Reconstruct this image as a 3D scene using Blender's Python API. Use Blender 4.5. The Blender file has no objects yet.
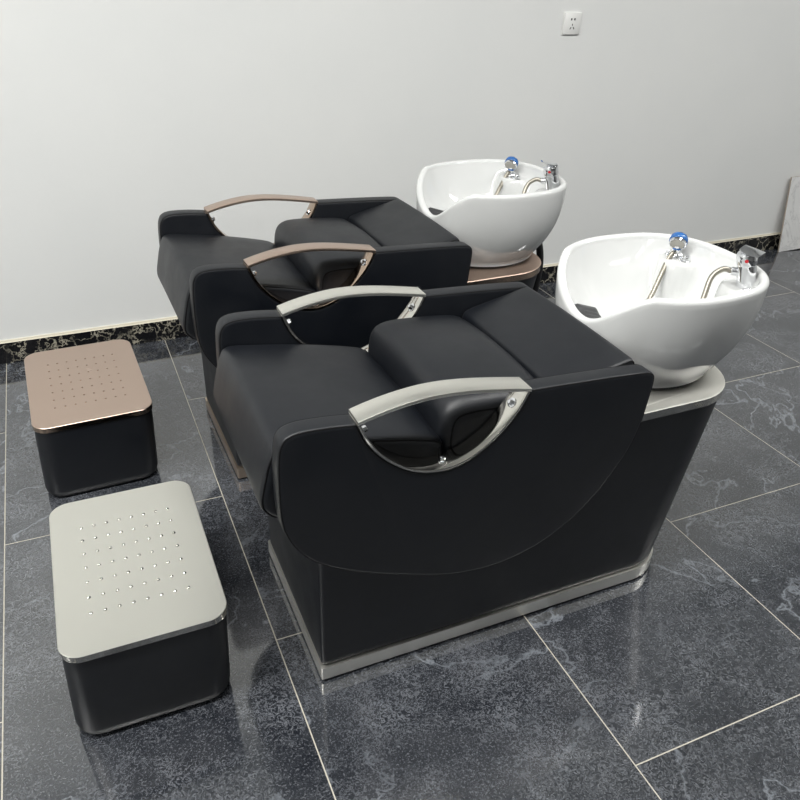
import bpy, bmesh, math, random
from mathutils import Vector, Matrix
random.seed(4)
C = bpy.context.scene.collection
PI = math.pi

# ------------------------------------------------------------------ materials
def nd(nt, typ, **kw):
    n = nt.nodes.new(typ)
    for k, v in kw.items():
        if k.startswith('_'):
            setattr(n, k[1:], v)
        else:
            n.inputs[k.replace('__', ' ')].default_value = v
    return n

def base_mat(name, color, rough, metal=0.0, spec=0.5, coat=0.0, ior=1.5):
    m = bpy.data.materials.new(name); m.use_nodes = True
    b = m.node_tree.nodes['Principled BSDF']
    b.inputs['Base Color'].default_value = (*color, 1)
    b.inputs['Roughness'].default_value = rough
    b.inputs['Metallic'].default_value = metal
    b.inputs['Specular IOR Level'].default_value = spec
    b.inputs['Coat Weight'].default_value = coat
    b.inputs['Coat Roughness'].default_value = 0.03
    b.inputs['IOR'].default_value = ior
    return m, m.node_tree, b

def ramp(nt, stops, interp='LINEAR'):
    r = nt.nodes.new('ShaderNodeValToRGB'); r.color_ramp.interpolation = interp
    el = r.color_ramp.elements
    while len(el) > 1: el.remove(el[-1])
    for i, (p, c) in enumerate(stops):
        e = el[0] if i == 0 else el.new(p)
        e.position = p; e.color = (*c, 1) if len(c) == 3 else c
    return r

def noise(nt, vec, scale, detail=2, rough=.5, dist=0):
    n = nt.nodes.new('ShaderNodeTexNoise')
    n.inputs['Scale'].default_value = scale; n.inputs['Detail'].default_value = detail
    n.inputs['Roughness'].default_value = rough; n.inputs['Distortion'].default_value = dist
    nt.links.new(vec, n.inputs['Vector']); return n

def bump(nt, b, height, strength, dist):
    bp = nt.nodes.new('ShaderNodeBump'); bp.inputs['Strength'].default_value = strength
    bp.inputs['Distance'].default_value = dist
    nt.links.new(height, bp.inputs['Height']); nt.links.new(bp.outputs[0], b.inputs['Normal'])

def mth(nt, op, a, b=None):
    n = nt.nodes.new('ShaderNodeMath'); n.operation = op
    for i, v in enumerate((a, b)):
        if v is None: continue
        if isinstance(v, (int, float)): n.inputs[i].default_value = v
        else: nt.links.new(v, n.inputs[i])
    return n.outputs[0]

def mixc(nt, fac, a, b):
    n = nt.nodes.new('ShaderNodeMix'); n.data_type = 'RGBA'
    for i, v in ((0, fac), (6, a), (7, b)):
        if isinstance(v, (int, float)): n.inputs[i].default_value = v
        elif isinstance(v, tuple): n.inputs[i].default_value = (*v, 1)
        else: nt.links.new(v, n.inputs[i])
    return n.outputs[2]

def geo(nt): return nt.nodes.new('ShaderNodeNewGeometry').outputs['Position']
def objc(nt): return nt.nodes.new('ShaderNodeTexCoord').outputs['Object']

# white paint
m_wall, nt, b = base_mat('white_paint', (.80, .805, .79), .75, spec=.25)
p = geo(nt)
n1 = noise(nt, p, 1.1, 4, .6)
r1 = ramp(nt, [(.3, (.775, .785, .775)), (.7, (.815, .82, .805))]); nt.links.new(n1.outputs[0], r1.inputs[0])
nt.links.new(r1.outputs[0], b.inputs['Base Color'])
n2 = noise(nt, p, 55, 3); bump(nt, b, n2.outputs[0], .06, .004)

m_front, _, _ = base_mat('grey_paint', (.30, .30, .30), .8, spec=.2)
m_ceil, _, _ = base_mat('ceiling_paint', (.82, .82, .81), .8, spec=.2)

# floor tile: 0.6 x 1.2 m polished dark slate, half bond
m_floor, nt, b = base_mat('slate_tile', (.03, .035, .045), .07, spec=1.0, ior=1.75)
p = geo(nt)
sx = nt.nodes.new('ShaderNodeSeparateXYZ'); nt.links.new(p, sx.inputs[0])
u = mth(nt, 'DIVIDE', sx.outputs[0], .6); k = mth(nt, 'FLOOR', u); fu = mth(nt, 'FRACT', u)
par = mth(nt, 'FLOORED_MODULO', k, 2.0)
v = mth(nt, 'ADD', mth(nt, 'DIVIDE', mth(nt, 'SUBTRACT', sx.outputs[1], .686), 1.2), mth(nt, 'MULTIPLY', par, .5))
kv = mth(nt, 'FLOOR', v); fv = mth(nt, 'FRACT', v)
du = mth(nt, 'MULTIPLY', mth(nt, 'MINIMUM', fu, mth(nt, 'SUBTRACT', 1.0, fu)), .6)
dv = mth(nt, 'MULTIPLY', mth(nt, 'MINIMUM', fv, mth(nt, 'SUBTRACT', 1.0, fv)), 1.2)
joint = mth(nt, 'LESS_THAN', mth(nt, 'MINIMUM', du, dv), .0014)
cell = nt.nodes.new('ShaderNodeCombineXYZ'); nt.links.new(k, cell.inputs[0]); nt.links.new(kv, cell.inputs[1])
wn = nt.nodes.new('ShaderNodeTexWhiteNoise'); wn.noise_dimensions = '3D'; nt.links.new(cell.outputs[0], wn.inputs['Vector'])
off = nt.nodes.new('ShaderNodeVectorMath'); off.operation = 'MULTIPLY_ADD'
nt.links.new(wn.outputs['Color'], off.inputs[0]); off.inputs[1].default_value = (9, 9, 9); nt.links.new(p, off.inputs[2])
q = off.outputs[0]
cloud = noise(nt, q, 3.2, 6, .62, .6)
rc = ramp(nt, [(.30, (.010, .012, .017)), (.52, (.026, .029, .035)), (.74, (.060, .063, .071))]); nt.links.new(cloud.outputs[0], rc.inputs[0])
# fine crackle flecks
fl = noise(nt, q, 68, 4, .62, 1.2)
fm = mth(nt, 'ABSOLUTE', mth(nt, 'SUBTRACT', fl.outputs[0], .5))
rf = ramp(nt, [(.0, (1, 1, 1)), (.018, (.55, .55, .55)), (.05, (0, 0, 0))]); nt.links.new(fm, rf.inputs[0])
patch = noise(nt, q, 6, 6, .68)
rp = ramp(nt, [(.40, (.12, .12, .12)), (.64, (1, 1, 1))]); nt.links.new(patch.outputs[0], rp.inputs[0])
gr = noise(nt, q, 210, 3, .65)
rg = ramp(nt, [(.54, (0, 0, 0)), (.66, (1, 1, 1))]); nt.links.new(gr.outputs[0], rg.inputs[0])
fac1 = mth(nt, 'MULTIPLY', mth(nt, 'MULTIPLY', rf.outputs[0], rp.outputs[0]), .80)
c1 = mixc(nt, fac1, rc.outputs[0], (.21, .22, .245))
c1 = mixc(nt, mth(nt, 'MULTIPLY', rg.outputs[0], .38), c1, (.24, .25, .27))
# long pale veins
vn = noise(nt, q, 2.1, 7, .55, .35)
vm = mth(nt, 'ABSOLUTE', mth(nt, 'SUBTRACT', vn.outputs[0], .5))
rv = ramp(nt, [(.0, (1, 1, 1)), (.003, (.5, .5, .5)), (.008, (0, 0, 0))]); nt.links.new(vm, rv.inputs[0])
vp = noise(nt, q, 1.7, 2); rvp = ramp(nt, [(.36, (0, 0, 0)), (.54, (1, 1, 1))]); nt.links.new(vp.outputs[0], rvp.inputs[0])
c2 = mixc(nt, mth(nt, 'MULTIPLY', mth(nt, 'MULTIPLY', rv.outputs[0], rvp.outputs[0]), .70), c1, (.24, .26, .29))
vn2 = noise(nt, q, 5.5, 6, .6, .7)
vm2 = mth(nt, 'ABSOLUTE', mth(nt, 'SUBTRACT', vn2.outputs[0], .48))
rv2 = ramp(nt, [(.0, (1, 1, 1)), (.01, (0, 0, 0))]); nt.links.new(vm2, rv2.inputs[0])
c2 = mixc(nt, mth(nt, 'MULTIPLY', mth(nt, 'MULTIPLY', rv2.outputs[0], rp.outputs[0]), .22), c2, (.2, .22, .25))
c3 = mixc(nt, joint, c2, (.40, .37, .30))
nt.links.new(c3, b.inputs['Base Color'])
rr = mixc(nt, joint, (.075, .075, .075), (.6, .6, .6)); nt.links.new(rr, b.inputs['Roughness'])
bump(nt, b, cloud.outputs[0], .015, .01)

# black marble skirting
m_marble, nt, b = base_mat('black_marble', (.01, .01, .01), .12)
p = geo(nt)
d1 = noise(nt, p, 16, 5, .65)
ad = nt.nodes.new('ShaderNodeVectorMath'); ad.operation = 'MULTIPLY_ADD'
nt.links.new(d1.outputs['Color'], ad.inputs[0]); ad.inputs[1].default_value = (.13, .13, .13); nt.links.new(p, ad.inputs[2])
vo = nt.nodes.new('ShaderNodeTexVoronoi'); vo.feature = 'DISTANCE_TO_EDGE'; vo.inputs['Scale'].default_value = 15
nt.links.new(ad.outputs[0], vo.inputs['Vector'])
rv = ramp(nt, [(.0, (1, 1, 1)), (.02, (.8, .8, .8)), (.045, (0, 0, 0))]); nt.links.new(vo.outputs[0], rv.inputs[0])
pm = noise(nt, p, 14, 3); rpm = ramp(nt, [(.38, (.05, .05, .05)), (.52, (1, 1, 1))]); nt.links.new(pm.outputs[0], rpm.inputs[0])
bl = noise(nt, p, 4.3, 4, .7); rb = ramp(nt, [(.66, (0, 0, 0)), (.72, (1, 1, 1))]); nt.links.new(bl.outputs[0], rb.inputs[0])
cc = mixc(nt, mth(nt, 'MULTIPLY', rv.outputs[0], rpm.outputs[0]), (.008, .008, .009), (.42, .39, .31))
cc = mixc(nt, mth(nt, 'MULTIPLY', rb.outputs[0], .7), cc, (.28, .29, .27))
nt.links.new(cc, b.inputs['Base Color'])
m_cream, _, _ = base_mat('raw_tile_edge', (.75, .71, .60), .6)

# leather
def leather(name, col, rough, spec=.5):
    m, nt, b = base_mat(name, col, rough, spec=spec)
    p = objc(nt)
    n = noise(nt, p, 420, 2, .6); n2 = noise(nt, p, 9, 3, .6)
    h = mth(nt, 'ADD', mth(nt, 'MULTIPLY', n.outputs[0], .25), n2.outputs[0])
    bump(nt, b, h, .10, .006)
    rr = ramp(nt, [(.3, (rough - .05,) * 3), (.7, (rough + .05,) * 3)]); nt.links.new(n2.outputs[0], rr.inputs[0])
    nt.links.new(rr.outputs[0], b.inputs['Roughness'])
    return m
m_leather = leather('black_leather', (.0012, .0024, .0052), .46, .58)
m_pipe, _, _ = base_mat('black_piping', (.004, .004, .005), .6, spec=.2)

# metals
def brushed(name, col, rough, stretch=(2, 160, 160), var=.10):
    m, nt, b = base_mat(name, col, rough, metal=1)
    mp = nt.nodes.new('ShaderNodeMapping'); mp.inputs['Scale'].default_value = stretch
    nt.links.new(objc(nt), mp.inputs[0])
    n = noise(nt, mp.outputs[0], 2.5, 3, .6)
    bump(nt, b, n.outputs[0], .03, .002)
    n2 = noise(nt, objc(nt), 6, 4, .6)
    rr = ramp(nt, [(.3, (rough,) * 3), (.75, (rough + var,) * 3)]); nt.links.new(n2.outputs[0], rr.inputs[0])
    nt.links.new(rr.outputs[0], b.inputs['Roughness'])
    return m
m_steel = brushed('brushed_steel', (.87, .855, .79), .27)
m_plinth = brushed('brushed_steel_rail', (.87, .855, .80), .34)
m_plinthr = brushed('brushed_rose_rail', (.55, .45, .36), .34)
m_counter = brushed('satin_steel', (.90, .885, .82), .46)
m_counterr = brushed('satin_rose_gold', (.62, .47, .385), .46)
m_stool = brushed('brushed_steel_tread', (.77, .76, .70), .29)
m_steelp, _, _ = base_mat('polished_steel', (.70, .68, .63), .09, metal=1)
m_rose = brushed('brushed_rose_gold', (.60, .465, .385), .27)
m_rosep, _, _ = base_mat('polished_rose_gold', (.50, .385, .30), .10, metal=1)
m_studr, _, _ = base_mat('bronze_stud', (.28, .19, .14), .35, metal=1)
m_chrome, _, _ = base_mat('chrome', (.82, .83, .85), .05, metal=1)
m_hose = brushed('woven_steel_hose', (.40, .375, .32), .36)
m_ceramic, nt, b = base_mat('white_ceramic', (.66, .668, .66), .06, coat=.3)
m_rubber, _, _ = base_mat('dark_grey_rubber', (.035, .036, .038), .55)
m_blackpl, _, _ = base_mat('black_rubber', (.008, .008, .009), .5)
m_blue, nt, b = base_mat('clear_blue_plastic', (.06, .20, .55), .08)
b.inputs['Transmission Weight'].default_value = .35
m_red, _, _ = base_mat('red_dot', (.55, .02, .03), .3)
m_spray, _, _ = base_mat('grey_spray_plate', (.46, .44, .40), .35)
m_socket, _, _ = base_mat('white_plastic', (.80, .80, .78), .35)
m_hole, _, _ = base_mat('black_slot', (.01, .01, .012), .6)
# white marble slab
m_slab, nt, b = base_mat('white_marble', (.75, .75, .74), .2)
p = objc(nt)
vn = noise(nt, p, 3.2, 6, .6, 1.2)
vm = mth(nt, 'ABSOLUTE', mth(nt, 'SUBTRACT', vn.outputs[0], .5))
rv = ramp(nt, [(.0, (.60, .60, .60)), (.010, (.73, .73, .72)), (.04, (.77, .77, .76))]); nt.links.new(vm, rv.inputs[0])
nt.links.new(rv.outputs[0], b.inputs['Base Color'])
m_slabedge, _, _ = base_mat('clay_tile_edge', (.42, .36, .30), .7)

# ------------------------------------------------------------------ mesh helpers
def obj(name, bm, mats, parent=None, smooth=True, angle=40, loc=None):
    me = bpy.data.meshes.new(name)
    bmesh.ops.recalc_face_normals(bm, faces=bm.faces[:])
    if smooth:
        for f in bm.faces: f.smooth = True
        for e in bm.edges:
            if len(e.link_faces) == 2 and e.calc_face_angle(0) > math.radians(angle): e.smooth = False
    bm.to_mesh(me); bm.free()
    for m in (mats if isinstance(mats, (list, tuple)) else [mats]): me.materials.append(m)
    o = bpy.data.objects.new(name, me); C.objects.link(o)
    if parent is not None: o.parent = parent
    if loc is not None: o.location = loc
    return o

def struct(name, bm, mats, **kw):
    o = obj(name, bm, mats, **kw); o['kind'] = 'structure'; return o

def thing(name, label, cat, loc, rz=0, group=None):
    o = bpy.data.objects.new(name, None); C.objects.link(o)
    o.location = loc; o.rotation_euler = (0, 0, rz); o.empty_display_size = .1
    o['label'] = label; o['category'] = cat
    if group: o['group'] = group
    return o

def box(bm, x0, x1, y0, y1, z0, z1, mi=0):
    r = bmesh.ops.create_cube(bm, size=1, matrix=Matrix.Translation(((x0+x1)/2, (y0+y1)/2, (z0+z1)/2)) @ Matrix.Diagonal((x1-x0, y1-y0, z1-z0, 1)))
    for v in r['verts']:
        for f in v.link_faces: f.material_index = mi

def loft(bm, rings, cap=True, closed=True, mi=0):
    vs = [[bm.verts.new(p) for p in r] for r in rings]
    n = len(rings[0])
    for a, c in zip(vs, vs[1:]):
        for i in range(n if closed else n - 1):
            j = (i + 1) % n
            f = bm.faces.new((a[i], a[j], c[j], c[i])); f.material_index = mi
    if cap:
        f = bm.faces.new(vs[0][::-1]); f.material_index = mi
        f = bm.faces.new(vs[-1]); f.material_index = mi
    return vs

def catmull(pts, n=6, closed=False):
    P = [Vector(p) for p in pts]; out = []
    m = len(P)
    for i in range(m if closed else m - 1):
        g = (lambda j: P[j % m]) if closed else (lambda j: P[max(0, min(m - 1, j))])
        a, b_, c, d = g(i-1), g(i), g(i+1), g(i+2)
        for s in range(n):
            t = s / n
            out.append(.5*((2*b_) + (c-a)*t + (2*a-5*b_+4*c-d)*t*t + (3*b_-a-3*c+d)*t**3))
    if not closed: out.append(P[-1].copy())
    return out

def tube(bm, path, r, closed=False, seg=10, mi=0):
    P = [Vector(p) for p in path]; n = len(P); rings = []
    up = Vector((0, 0, 1)); prev = None
    for i in range(n):
        if closed: t = P[(i+1) % n] - P[i-1]
        else: t = P[min(n-1, i+1)] - P[max(0, i-1)]
        t.normalize()
        if prev is None:
            a = up if abs(t.dot(up)) < .9 else Vector((1, 0, 0))
            nrm = t.cross(a).normalized()
        else:
            nrm = (prev - t*prev.dot(t)).normalized()
        prev = nrm; bn = t.cross(nrm)
        rr = r(i/(n-1)) if callable(r) else r
        rings.append([P[i] + nrm*rr*math.cos(2*PI*k/seg) + bn*rr*math.sin(2*PI*k/seg) for k in range(seg)])
    if closed: loft(bm, rings + [rings[0]], cap=False, mi=mi); bmesh.ops.remove_doubles(bm, verts=bm.verts[:], dist=1e-6)
    else: loft(bm, rings, mi=mi)

def lathe(bm, prof, M=Matrix.Identity(4), seg=28, mi=0):
    rings = []
    for r, z in prof:
        rings.append([M @ Vector((max(r, 1e-5)*math.cos(2*PI*k/seg), max(r, 1e-5)*math.sin(2*PI*k/seg), z)) for k in range(seg)])
    loft(bm, rings, mi=mi)

def frame(origin, zdir, xhint=(1, 0, 0)):
    z = Vector(zdir).normalized(); x = Vector(xhint); x = (x - z*x.dot(z)).normalized(); y = z.cross(x)
    M = Matrix((x, y, z)).transposed().to_4x4(); M.translation = Vector(origin); return M

def rrect(x0, x1, y0, y1, rads, n=8):
    """rounded rectangle, CCW from (x1,y0) corner; rads = r at (x1,y0),(x1,y1),(x0,y1),(x0,y0)"""
    out = []
    for (cx, cy, a0), r in zip(((x1, y0, -PI/2), (x1, y1, 0), (x0, y1, PI/2), (x0, y0, PI)), rads):
        sx = 1 if cx == x1 else -1; sy = 1 if cy == y1 else -1
        ox, oy = cx - sx*r, cy - sy*r
        for i in range(n + 1):
            a = a0 + PI/2*i/n
            out.append((ox + r*math.cos(a), oy + r*math.sin(a)))
    return out

def ring(fp, z): return [(x, y, z) for x, y in fp]

def inset_poly(P, d):
    """move each point of closed 2D polygon inward by d (polygon CCW)"""
    n = len(P); out = []
    for i in range(n):
        a, b_, c = Vector(P[i-1]), Vector(P[i]), Vector(P[(i+1) % n])
        e1 = (b_-a); e2 = (c-b_)
        if e1.length < 1e-9: e1 = e2
        if e2.length < 1e-9: e2 = e1
        e1.normalize(); e2.normalize()
        n1 = Vector((-e1.y, e1.x)); n2 = Vector((-e2.y, e2.x))
        m = n1 + n2
        if m.length < 1e-6: m = n1
        m.normalize(); k = 1 / max(.35, m.dot(n1))
        out.append(b_ + m*d*k)
    return out

def area(P): return .5*sum(P[i-1][0]*P[i][1] - P[i][0]*P[i-1][1] for i in range(len(P)))

def ccw(P): return list(P) if area(P) > 0 else list(P)[::-1]

def slab_xz(bm, P, y0, y1, r, mi=0, n=4):
    """extrude XZ polygon from y0 to y1 with rounded edges of radius r"""
    P = ccw([tuple(p) for p in P]); rings = []
    for i in range(n + 1):
        a = PI/2*i/n
        rings.append(((y0 + r*(1-math.sin(a))), r*(1-math.cos(a))))
    rings = [(y0 + r - r*math.cos(PI/2*(i)/n), r*(1 - math.sin(PI/2*i/n))) for i in range(n+1)]
    rings += [(y1 - r + r*math.sin(PI/2*i/n), r*(1 - math.cos(PI/2*i/n))) for i in range(n+1)]
    R = []
    for y, d in rings:
        Q = inset_poly(P, d) if d > 1e-7 else [Vector(p) for p in P]
        R.append([(q.x, y, q.y) for q in Q])
    loft(bm, R, mi=mi)

def cushion(bm, prof, y0, y1, r, crown=0.0, n=6, mid=14, zc=None):
    P = ccw([tuple(p) for p in prof]); h = (y1-y0)/2; yc = (y0+y1)/2
    zs = [p[1] for p in P]; zl, zh = min(zs), max(zs)
    ys = [(y0 + r - r*math.cos(PI/2*i/n), r*(1 - math.sin(PI/2*i/n))) for i in range(n)]
    ys += [(y0 + r + (y1-y0-2*r)*i/mid, 0) for i in range(mid+1)]
    ys += [(y1 - r + r*math.sin(PI/2*i/n), r*(1 - math.cos(PI/2*i/n))) for i in range(1, n+1)]
    R = []
    for y, d in ys:
        Q = inset_poly(P, d) if d > 1e-7 else [Vector(p) for p in P]
        c = crown*(1 - ((y-yc)/h)**2)
        R.append([(q.x, y, q.y + c*max(0, (q.y-zl)/(zh-zl))) for q in Q])
    loft(bm, R)

# ------------------------------------------------------------------ room
X0, X1, Y0, YW, H = -2.6, 6.4, -5.5, 3.02, 3.0
bm = bmesh.new(); box(bm, X0, X1, Y0, YW, -.1, 0); struct('floor', bm, m_floor, smooth=False)
bm = bmesh.new(); box(bm, X0, X1, Y0, YW, H, H+.1); struct('ceiling', bm, m_ceil, smooth=False)
bm = bmesh.new(); box(bm, X0, X1, YW, YW+.15, 0, H); struct('wall_back', bm, m_wall, smooth=False)
bm = bmesh.new(); box(bm, X0-.15, X0, Y0, YW, 0, H); struct('wall_left', bm, m_wall, smooth=False)
bm = bmesh.new(); box(bm, X1, X1+.15, Y0, YW, 0, H); struct('wall_right', bm, m_wall, smooth=False)
bm = bmesh.new(); box(bm, X0, X1, Y0-.15, Y0, 0, H); struct('wall_front', bm, m_front, smooth=False)
bm = bmesh.new(); box(bm, X0, X1, YW-.013, YW, 0, .086)
for f in bm.faces:
    if f.normal.z > .9: f.material_index = 1
box(bm, X0, X1, YW-.006, YW, .086, .094, 1)
struct('baseboard_back', bm, [m_marble, m_cream], smooth=False)

# ------------------------------------------------------------------ wall socket
SO = thing('wall_socket', 'square white electrical socket plate on the white wall above the basins', 'socket', (2.427, YW, 1.175))
bm = bmesh.new()
fp = rrect(-.043, .043, -.043, .043, [.004]*4, 4)
fi = rrect(-.040, .040, -.040, .040, [.003]*4, 4)
loft(bm, [[(x, 0, z) for x, z in fp], [(x, -.006, z) for x, z in fp], [(x, -.009, z) for x, z in fi]])
obj('cover_plate', bm, m_socket, SO)
for x, z, w, h, a in ((-.007, .017, .0055, .008, 0), (.009, .017, .0055, .008, 0), (0, -.004, .003, .008, 0), (-.008, -.017, .003, .009, .5), (.008, -.017, .003, .009, -.5)):
    bm = bmesh.new(); box(bm, -w/2, w/2, -.0012, .001, -h/2, h/2)
    bmesh.ops.rotate(bm, verts=bm.verts[:], cent=(0, 0, 0), matrix=Matrix.Rotation(a, 3, 'Y'))
    obj('socket_slot', bm, m_hole, SO, smooth=False, loc=(x, -.009, z))

# ------------------------------------------------------------------ leaning slab
SL = thing('tile_slab', 'white veined marble tile slab leaning against the wall at the right edge', 'tile', (3.99, 2.957, 0))
SL.rotation_euler = (math.radians(-5.6), math.radians(-2.5), math.radians(-3))
bm = bmesh.new(); box(bm, 0, .6, 0, .009, .0, .415)
for f in bm.faces:
    if f.normal.y > -.5: f.material_index = 1
o = obj('slab_face', bm, [m_slab, m_slabedge], SL, smooth=False)

# ------------------------------------------------------------------ shampoo chair
YC = 1.36            # centre line of the first chair (local y = world y - YC)
PANEL_FRONT = [(.588, .50), (.5835, .54), (.583, .60), (.586, .665), (.592, .692), (.605, .7065), (.632, .7125), (.685, .7105), (.735, .7045)]
CUT = [(.735, .7045), (.745, .680), (.758, .654), (.783, .622), (.812, .596), (.845, .574), (.881, .561), (.917, .556), (.954, .561), (.988, .575), (1.024, .600), (1.054, .630), (1.080, .664), (1.100, .7025)]
PANEL_TOP = [(1.100, .7025), (1.18, .699), (1.28, .694), (1.36, .689), (1.395, .686)]
PANEL_TAIL = [(1.395, .686), (1.411, .679), (1.4165, .662), (1.414, .62), (1.406, .55), (1.390, .495), (1.363, .445), (1.318, .380), (1.253, .318), (1.165, .270), (1.06, .250), (.95, .262), (.831, .303), (.717, .354), (.644, .404), (.606, .455), (.588, .50)]

def panel_outline():
    P = catmull(PANEL_FRONT, 4)[:-1] + catmull(CUT, 4)[:-1] + catmull(PANEL_TOP, 3)[:-1] + catmull(PANEL_TAIL, 4)[:-1]
    return [(p.x, p.y) for p in P]

def arm_outline():
    arch = catmull([(.7355, .7115), (.765, .7195), (.80, .727), (.84, .733), (.878, .736), (.92, .7355), (.96, .732), (1.0, .7265), (1.05, .718), (1.101, .7085)], 5)
    cut = catmull(CUT, 4)
    return arch, cut

def make_chair(label, dx, dy, metal, polish, lever_rot, rz=0):
    T = thing('shampoo_chair', label, 'salon chair', (dx + 1.2 - 1.2*math.cos(rz), YC + dy - 1.2*math.sin(rz), 0), rz, 'shampoo chairs with basins')
    # plinth and little feet
    bm = bmesh.new(); fp = rrect(.663, 1.663, -.233, .233, [.13, .13, .006, .006], 10)
    loft(bm, [ring(fp, .008), ring(fp, .044)]); obj('plinth', bm, m_plinth if metal is m_steel else m_plinthr, T)
    for x in (.72, 1.55):
        for y in (-.18, .18):
            bm = bmesh.new(); lathe(bm, [(.022, 0), (.022, .0085)], seg=16)
            obj('foot', bm, m_blackpl, T, loc=(x, y, 0))
    # upholstered base
    bm = bmesh.new(); R = []
    for z in (.044, .05, .06, .15, .25, .35, .45, .50, .520, .532):
        t = (z-.044)/(.532-.044); x1 = 1.655 + .111*t; r = .125 + .022*t
        e = .004 if z in (.044,) else 0
        R.append(ring(rrect(.667+e, x1-e, -.228+e, .228-e, [r, r, .012, .012], 10), z))
    loft(bm, R); obj('base', bm, m_leather, T)
    # counter plate
    bm = bmesh.new()
    a = rrect(1.30, 1.770, -.2325, .2325, [.15, .15, .01, .01], 12)
    a2 = rrect(1.302, 1.768, -.2305, .2305, [.148, .148, .01, .01], 12)
    loft(bm, [ring(a, .530), ring(a, .550), ring(a2, .552)]); bm.normal_update()
    for fc in bm.faces: fc.material_index = 0 if fc.normal.z > .3 else 1
    obj('basin_counter', bm, [m_counter if metal is m_steel else m_counterr, polish], T)
    # cushions
    def cush(name, prof, y0, y1, r, crown, pipes=(.30, .28)):
        P = catmull(prof, 5, closed=True)
        bm = bmesh.new(); cushion(bm, [(p.x, p.y) for p in P], y0, y1, r, crown)
        o = obj(name, bm, m_leather, T, angle=80)
        if pipes:
            Q = inset_poly(ccw([(p.x, p.y) for p in P]), r*pipes[0])
            for y in (y0 + r*pipes[1], y1 - r*pipes[1]):
                bm = bmesh.new(); tube(bm, [(q.x, y, q.y) for q in Q], .0022, closed=True, seg=6)
                obj('piping', bm, m_pipe, o)
        return o
    cush('seat_cushion', [(.600, .655), (.66, .650), (.75, .636), (.84, .618), (.905, .602), (.930, .592), (.942, .575), (.943, .49), (.85, .475), (.70, .475), (.60, .488), (.568, .508), (.558, .535), (.566, .580), (.580, .630)], -.222, .222, .015, .013)
    cush('lumbar_cushion', [(.944, .49), (.937, .56), (.939, .615), (.950, .645), (.972, .660), (1.01, .664), (1.09, .660), (1.16, .652), (1.188, .640), (1.197, .62), (1.197, .50), (1.07, .46)], -.221, .221, .034, .018, (.62, .075))
    cush('backrest_cushion', [(1.199, .52), (1.199, .61), (1.205, .643), (1.222, .655), (1.27, .667), (1.33, .680), (1.372, .690), (1.391, .692), (1.400, .682), (1.400, .655), (1.388, .60), (1.37, .52)], -.222, .222, .014, .004)
    # side panels and armrests
    P = panel_outline()
    for s in (-1, 1):
        bm = bmesh.new(); ya, yb = (-.270, -.224) if s < 0 else (.224, .270)
        slab_xz(bm, P, ya, yb, .008)
        pn = obj('side_panel', bm, m_leather, T, angle=60)
        Q = inset_poly(ccw(P), .0030)
        for y in (s*.267, s*.227):
            bm = bmesh.new(); tube(bm, [(q.x, y, q.y) for q in Q], .0021, closed=True, seg=6)
            obj('piping', bm, m_pipe, pn)
        arch, cut = arm_outline()
        y0, y1 = (-.2725, -.2215) if s < 0 else (.2215, .2725)
        # top bar
        lower = [Vector((p.x, p.y - .0075)) for p in arch]
        poly = [(p.x, p.y) for p in arch] + [(p.x, p.y) for p in lower[::-1]]
        bm = bmesh.new(); slab_xz(bm, poly, y0, y1, .0012, n=2)
        ar = obj('armrest', bm, metal, T, angle=25)
        # liner under the bar, following the scooped cut-out
        up = []
        n = len(cut)
        for i, p in enumerate(cut):
            t = (cut[min(n-1, i+1)] - cut[max(0, i-1)]).normalized()
            up.append(p + Vector((-t.y, t.x))*.0055)
        poly = [(p.x, p.y) for p in cut] + [(p.x, p.y) for p in up[::-1]]
        bm = bmesh.new(); slab_xz(bm, poly, y0+.001, y1-.001, .001, n=2)
        ln = obj('armrest_liner', bm, polish, ar, angle=25)
        for fx in (.10, .56, .93):
            i = int(fx*(n-1)); p = up[i]; t = (cut[i+1]-cut[i-1]).normalized(); nn = Vector((-t.y, 0, t.x))
            bm = bmesh.new(); M = frame((p.x, s*.247, p.y), nn, (0, 1, 0))
            lathe(bm, [(.0105, -.001), (.0105, .002), (.0065, .0025)], M, 20)
            lathe(bm, [(.0066, .002), (.0066, .008), (.0045, .010), (.0001, .0105)], M, 6)
            obj('screw', bm, m_chrome, ar, angle=30)
    # ---------------------------------------------------------------- basin
    N = 144
    cx, A, B = 1.615, .240, .225
    bx, BA, BB = 1.598, .184, .174
    zb = .568
    def rim(phi):            # phi measured from -x, positive either way
        a = abs((phi + PI) % (2*PI) - PI)
        w = math.radians(50)
        d = 0 if a > w else (.5 + .5*math.cos(PI*a/w))**.80
        return .805 - .110*d, d
    def plan(th, a, b_, e=2.0):
        c, s = math.cos(th), math.sin(th)
        if c > 0 and a > .2: e = e + .45*min(1, c*2.2)
        r = 1/((abs(c)/a)**e + (abs(s)/b_)**e)**(1/e)
        x, y = c*r, s*r
        if a > .2:
            k = 90.0; lim = -.219          # the neck side is cut off almost straight
            x = lim + math.log(1 + math.exp(k*(x-lim)))/k
        return x, y
    rings = []
    K = 20
    def outer(th, t):
        z, d = rim(th - PI)
        px, py = plan(th, A, B, 2.12); qx, qy = plan(th, BA, BB, 2.0)
        g = 1 - (1-t)**2.7
        g = .96*g + .04*t
        return Vector((bx + qx + (cx + px - bx - qx)*g, qy + (py-qy)*g, zb + t*(z - zb)))
    ths = [2*PI*i/N for i in range(N)]
    rings.append([Vector((bx + plan(t, BA-.012, BB-.012)[0], plan(t, BA-.012, BB-.012)[1], zb-.006)) for t in ths])
    rings.append([outer(t, 0) + Vector((0, 0, -.006)) for t in ths])
    for k in range(K):
        rings.append([outer(t, k/(K-1)*.955) for t in ths])
    # rolled rim
    RW = .023
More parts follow.
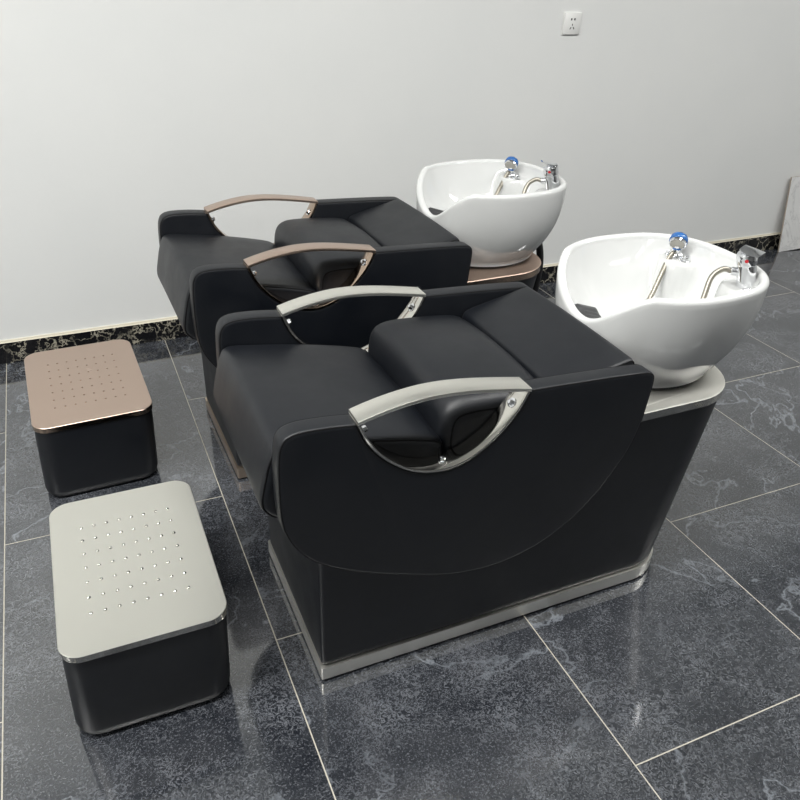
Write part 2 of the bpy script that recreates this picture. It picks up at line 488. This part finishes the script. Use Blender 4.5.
    def rimpt(th, a):
        p = outer(th, .955); z, d = rim(th-PI)
        q = outer(th, 1.0)
        c = Vector((cx - p.x, -p.y, 0)); c.normalize()
        rr = RW/2
        base = p
        return Vector((q.x, q.y, 0)) + c*(rr - rr*math.cos(a)) + Vector((0, 0, p.z + rr*math.sin(a)*1.0))
    for k in range(1, 9):
        rings.append([rimpt(t, PI*k/8) for t in ths])
    inn = rings[-1]
    zbot = .615
    L1 = (1.785, .108, .764); L2 = (1.792, -.116, .766)
    L1y = L1[1]; L2y = L2[1]
    def ss(a, b_, x):
        x = max(0, min(1, (x-a)/(b_-a))); return x*x*(3-2*x)
    def lobe(x, y, L):
        dx_, dy_ = (x - L[0]), (y - L[1])
        d = math.hypot(dx_/ (1.0 if dx_ < 0 else 2.5), dy_/1.15)
        return .60 + (L[2]-.60)*(1 - ss(.052, .078, d))
    def inz(x, y, z):
        a, b_, c = z, lobe(x, y, L1), lobe(x, y, L2)
        kk = 140.0
        m = max(a, b_, c)
        return m + math.log(math.exp(kk*(a-m)) + math.exp(kk*(b_-m)) + math.exp(kk*(c-m)))/kk
    icx = cx - .01
    K2 = 60
    def base_in(i, s):
        p = inn[i]
        q = (1-s)
        x = icx + (p.x-icx)*q; y = p.y*q
        zz = zbot + (p.z - zbot)*(q**3.0*.93 + .07*q)
        return x, y, zz
    for k in range(1, K2):
        s = (k/K2)**1.25
        rg = []
        for i in range(N):
            x, y, zz = base_in(i, s)
            w = ss(0, .10, s)
            rg.append(Vector((x, y, zz + (inz(x, y, zz) - zz)*w)))
        rings.append(rg)
    bm = bmesh.new(); vs = loft(bm, rings, cap=False)
    bm.faces.new(vs[0][::-1]); cv = bm.verts.new((icx, 0, zbot))
    for i in range(N): bm.faces.new((vs[-1][i], vs[-1][(i+1) % N], cv))
    basin = obj('basin', bm, m_ceramic, T, angle=75)
    bm = bmesh.new(); lathe(bm, [(.026, 0), (.026, .003), (.020, .005), (.0001, .004)], Matrix.Translation((icx, 0, zbot)), 24)
    obj('drain', bm, m_chrome, basin)
    bm = bmesh.new(); lathe(bm, [(.168, .551), (.168, .563)], Matrix.Translation((bx, 0, 0)), 64)
    obj('gasket', bm, m_blackpl, basin)
    # neck rest: ribbed rubber pad following the inside of the notch
    bm = bmesh.new(); nx, ny = 10, 41; top = []; bot = []
    for j in range(ny):
        y = -.058 + .116*j/(ny-1); th = PI - math.asin(y/B)
        zr, d = rim(th-PI)
        rt = []; rb = []
        for i in range(nx):
            f = i/(nx-1)
            x = 1.424 + .072*f + y*y*1.2
            e = min(1, min(f, 1-f)*5, (1-abs(y)/.058)*4 + .15)
            rib = .0022*(.5+.5*math.cos(2*PI*y/.0145))
            zt = zr - .012 - .024*f + .010*math.sqrt(max(0, e)) + rib*e
            rt.append(Vector((x, y, zt))); rb.append(Vector((x, y, zt - .024 - .022*f)))
        top.append(rt); bot.append(rb)
    R = [list(t) + list(b_[::-1]) for t, b_ in zip(top, bot)]
    loft(bm, R); obj('neck_rest', bm, m_rubber, basin, angle=50)
    # faucet
    fx, fy, fz = 1.793, -.113, .764
    tilt = Matrix.Rotation(math.radians(12), 4, Vector((-.4, -.9, 0)).normalized())
    M = Matrix.Translation((fx, fy, fz)) @ tilt
    bm = bmesh.new(); lathe(bm, [(.0285, -.004), (.0285, .001), (.027, .004), (.0235, .006), (.0225, .012), (.0222, .055), (.0215, .058), (.0215, .060), (.0232, .062), (.0236, .068), (.0236, .084), (.021, .089), (.013, .0920), (.0001, .093)], M, 36)
    fa = obj('faucet', bm, m_chrome, T, angle=35)
    bm = bmesh.new(); lathe(bm, [(.0305, -.002), (.0305, -.0005)], M, 32)
    obj('base_seal', bm, m_blackpl, fa)
    RL = M @ Matrix.Translation((0, 0, .083)) @ Matrix.Rotation(lever_rot[0], 4, 'Z') @ Matrix.Rotation(lever_rot[1], 4, 'Y')
    bm = bmesh.new(); R = []
    for t in [i/10 for i in range(11)]:
        x = -.018 + .049*t; w = .009 + .012*math.sin(PI*(.15 + .65*t)); zc = .010 + .010*t*t; th = .0045*(1-.5*t)
        c = [(w*math.cos(a), th*math.sin(a)) for a in [2*PI*k/14 for k in range(14)]]
        R.append([RL @ Vector((x, y, zc + z)) for y, z in c])
    loft(bm, R); obj('lever', bm, m_chrome, fa, angle=60)
    bm = bmesh.new(); d = Vector((-.72, -.69, 0)).normalized(); lathe(bm, [(.0042, 0), (.0042, .0018), (.0001, .0024)], M @ frame(Vector((0, 0, .076)) + d*.0228, d, (0, 0, 1)), 16)
    o = obj('hot_mark', bm, m_red, fa); o['label'] = 'small red hot water dot'
    # hose outlet and hose
    d = Vector((-.80, .60, 0)).normalized(); o0 = M @ Vector((0, 0, .038))
    bm = bmesh.new(); lathe(bm, [(.010, .018), (.010, .034), (.008, .036)], frame(o0, d, (0, 0, 1)), 16)
    obj('hose_outlet', bm, m_chrome, fa)
    hx, hy, hz = 1.772, .112, .762
    # hand shower standing in its holder
    bm = bmesh.new(); lathe(bm, [(.020, -.004), (.020, .006), (.017, .012), (.0135, .014), (.0135, .018), (.0105, .018)], Matrix.Translation((hx, hy, hz)), 24)
    sh_up = Vector((-.10, -.06, 1)).normalized()
    HM = frame((hx, hy, hz), sh_up, (1, 0, 0))
    lathe(bm, [(.0085, -.012), (.010, .0), (.0105, .014), (.009, .022), (.011, .030), (.012, .036)], HM, 20)
    # head: a flat drum tilted toward the sitter
    fd = Vector((-.60, -.52, -.52)).normalized()
    hc = HM @ Vector((0, 0, .050))
    FM = frame(hc, fd, (0, 0, 1))
    lathe(bm, [(.0001, -.020), (.012, -.019), (.018, -.014), (.0210, -.004), (.0218, .008), (.0212, .015), (.0195, .0165), (.0185, .0155)], FM, 32)
    hs = obj('hand_shower', bm, m_chrome, T, angle=40)
    bm = bmesh.new(); lathe(bm, [(.0001, .0145), (.0185, .0145), (.0182, .0160), (.0001, .0170)], FM, 32)
    obj('spray_face', bm, m_spray, hs)
    bm = bmesh.new(); R = []
    for r, z in [(.0214, -.0075), (.0228, -.004), (.0236, .004), (.0228, .0085), (.0216, .009)]:
        R.append([FM @ Vector((r*math.cos(a), r*math.sin(a), z)) for a in [-1.9 + 3.8*i/24 for i in range(25)]])
    loft(bm, R + [R[0]], cap=False, closed=False)
    o = obj('blue_band', bm, m_blue, hs, angle=60); o['label'] = 'clear blue band round the shower head'
    bm = bmesh.new(); lathe(bm, [(.0108, .0245), (.0122, .0255), (.0122, .0295), (.0112, .0305)], HM, 20)
    o = obj('blue_collar', bm, m_blue, hs); o['label'] = 'blue collar ring under the shower head'
    for ox, oy, r, h in ((.004, -.034, .0105, .016), (-.006, .026, .006, .010)):
        bm = bmesh.new(); lathe(bm, [(r*1.25, -.003), (r*1.25, .002), (r, .004), (r, h*.7), (r*.8, h), (.0001, h*1.05)], Matrix.Translation((hx+ox, hy+oy, hz)), 20)
        obj('cap', bm, m_chrome, hs, angle=35)
    s0 = o0 + d*.034
    path = catmull([tuple(s0), tuple(s0 + d*.020 + Vector((0, 0, .002))), (1.715, -.075, .785), (1.690, -.090, .740), (1.668, -.10, .690), (1.640, -.085, .650), (1.600, -.03, .633), (1.600, .025, .634), (1.635, .045, .655), (1.675, .066, .690), (1.715, .090, .732), (hx-.032, hy-.006, hz-.006), (hx-.018, hy-.004, hz+.014), (hx-.006, hy-.001, hz+.014)], 8)
    bm = bmesh.new(); tube(bm, path, .0066, seg=12)
    o = obj('shower_hose', bm, m_hose, T, angle=60); o['label'] = 'braided steel hose running through the basin'
    # waste hose behind the basin
    bm = bmesh.new(); tube(bm, catmull([(1.70, -.02, .60), (1.78, -.01, .60), (1.835, -.0, .57), (1.86, 0, .45), (1.83, 0, .25), (1.79, 0, .10), (1.785, 0, .012)], 6), .013, seg=12)
    obj('waste_hose', bm, m_blackpl, T, angle=60)
    return T

make_chair('black leather shampoo chair with silver armrests in front, joined to white basin', 0, 0, m_steel, m_steelp, (math.radians(-74), math.radians(24)))
make_chair('black leather shampoo chair with rose gold armrests nearest the wall, joined to white basin', -.006, .826, m_rose, m_rosep, (math.radians(160), math.radians(-12)), math.radians(1.05))

# ------------------------------------------------------------------ footstools
def make_stool(label, x, y, rz, metal, polish, W=.332, L=.515):
    T = thing('footstool', label, 'footstool', (x, y, 0), rz, 'square footstools')
    bm = bmesh.new(); R = []
    w, l = W/2 - .002, L/2 - .003
    for z, e, r in ((0, .020, .045), (.004, .010, .05), (.014, .003, .05), (.03, 0, .05), (.12, 0, .05), (.20, 0, .05), (.230, .001, .047), (.240, .003, .044)):
        q = -.010*(1 - z/.234)
        R.append(ring(rrect(-w+e+q, w-e+q, -l+e, l-e, [r]*4, 8), z))
    loft(bm, R); obj('upholstered_body', bm, m_leather, T, angle=60)
    bm = bmesh.new()
    f = rrect(-W/2, W/2, -L/2, L/2, [.045]*4, 10); g = rrect(-W/2+.0012, W/2-.0012, -L/2+.0012, L/2-.0012, [.0438]*4, 10)
    loft(bm, [ring(f, .239), ring(f, .2538), ring(g, .255)])
    for fc in bm.faces:
        if abs(fc.normal.z) < .5: fc.material_index = 1
    bm.normal_update()
    for fc in bm.faces: fc.material_index = 0 if fc.normal.z > .5 else 1
    tp = obj('metal_top', bm, [metal, polish], T, angle=30)
    for i in range(8):
        for j in range(7):
            bm = bmesh.new()
            k = 1.0 if metal is m_stool else .72
            lathe(bm, [(.0042*k, -.0002), (.0036*k, .0012*k), (.0022*k, .0021*k), (.0001, .0025*k)], Matrix.Identity(4), 12)
            obj('massage_stud', bm, polish if metal is m_stool else m_studr, tp, loc=((i-3.5)*.0282, (j-3)*.0475, .255))
    return T
make_stool('black footstool with brushed silver dotted metal top, in front', .318, 1.413, 0, m_stool, m_steelp, .332, .505)
make_stool('black footstool with rose gold dotted metal top, nearer the wall', .281, 2.287, math.radians(2.0), m_rose, m_rosep, .332, .50)

# ------------------------------------------------------------------ ceiling lamps (rows of LED panels)
def lamp(x, y, w, l, power):
    L = bpy.data.lights.new('ceiling_panel', 'AREA'); L.shape = 'RECTANGLE'; L.size = w; L.size_y = l
    L.energy = power; L.color = (1, .995, .97)
    o = bpy.data.objects.new('ceiling_panel', L); C.objects.link(o); o.location = (x, y, H-.02)
for x, w_ in ((-1.7, 66), (-.2, 54), (1.1, 34), (2.7, 31), (4.5, 38)):
    lamp(x, .85, 1.2, .3, w_)
    lamp(x, -2.6, 1.2, .3, 6)
w = bpy.data.worlds.new('world'); bpy.context.scene.world = w; w.use_nodes = True
w.node_tree.nodes['Background'].inputs[0].default_value = (.8, .85, .9, 1); w.node_tree.nodes['Background'].inputs[1].default_value = .3

# ------------------------------------------------------------------ camera
cam = bpy.data.cameras.new('camera'); co = bpy.data.objects.new('camera', cam); C.objects.link(co)
cam.sensor_width = 36; cam.lens = 36*767.07/800; cam.clip_start = .02
rx = Vector((.91776335, -.39606807, .02899162)); ry = Vector((.18102807, .48221738, .85714365)); rz = -Vector((.3534675, .78140673, -.51426087))
M = Matrix((rx, ry, rz)).transposed().to_4x4(); M.translation = (.32438, 0, 1.45797)
co.matrix_world = M
sc = bpy.context.scene; sc.camera = co
vs_ = sc.view_settings; vs_.view_transform = 'Standard'; vs_.look = 'None'; vs_.exposure = 0; vs_.gamma = 1; vs_.use_curve_mapping = False
try:
    sc.cycles.use_denoising = True
    sc.cycles.max_bounces = 10; sc.cycles.caustics_reflective = False; sc.cycles.caustics_refractive = False
except Exception: pass
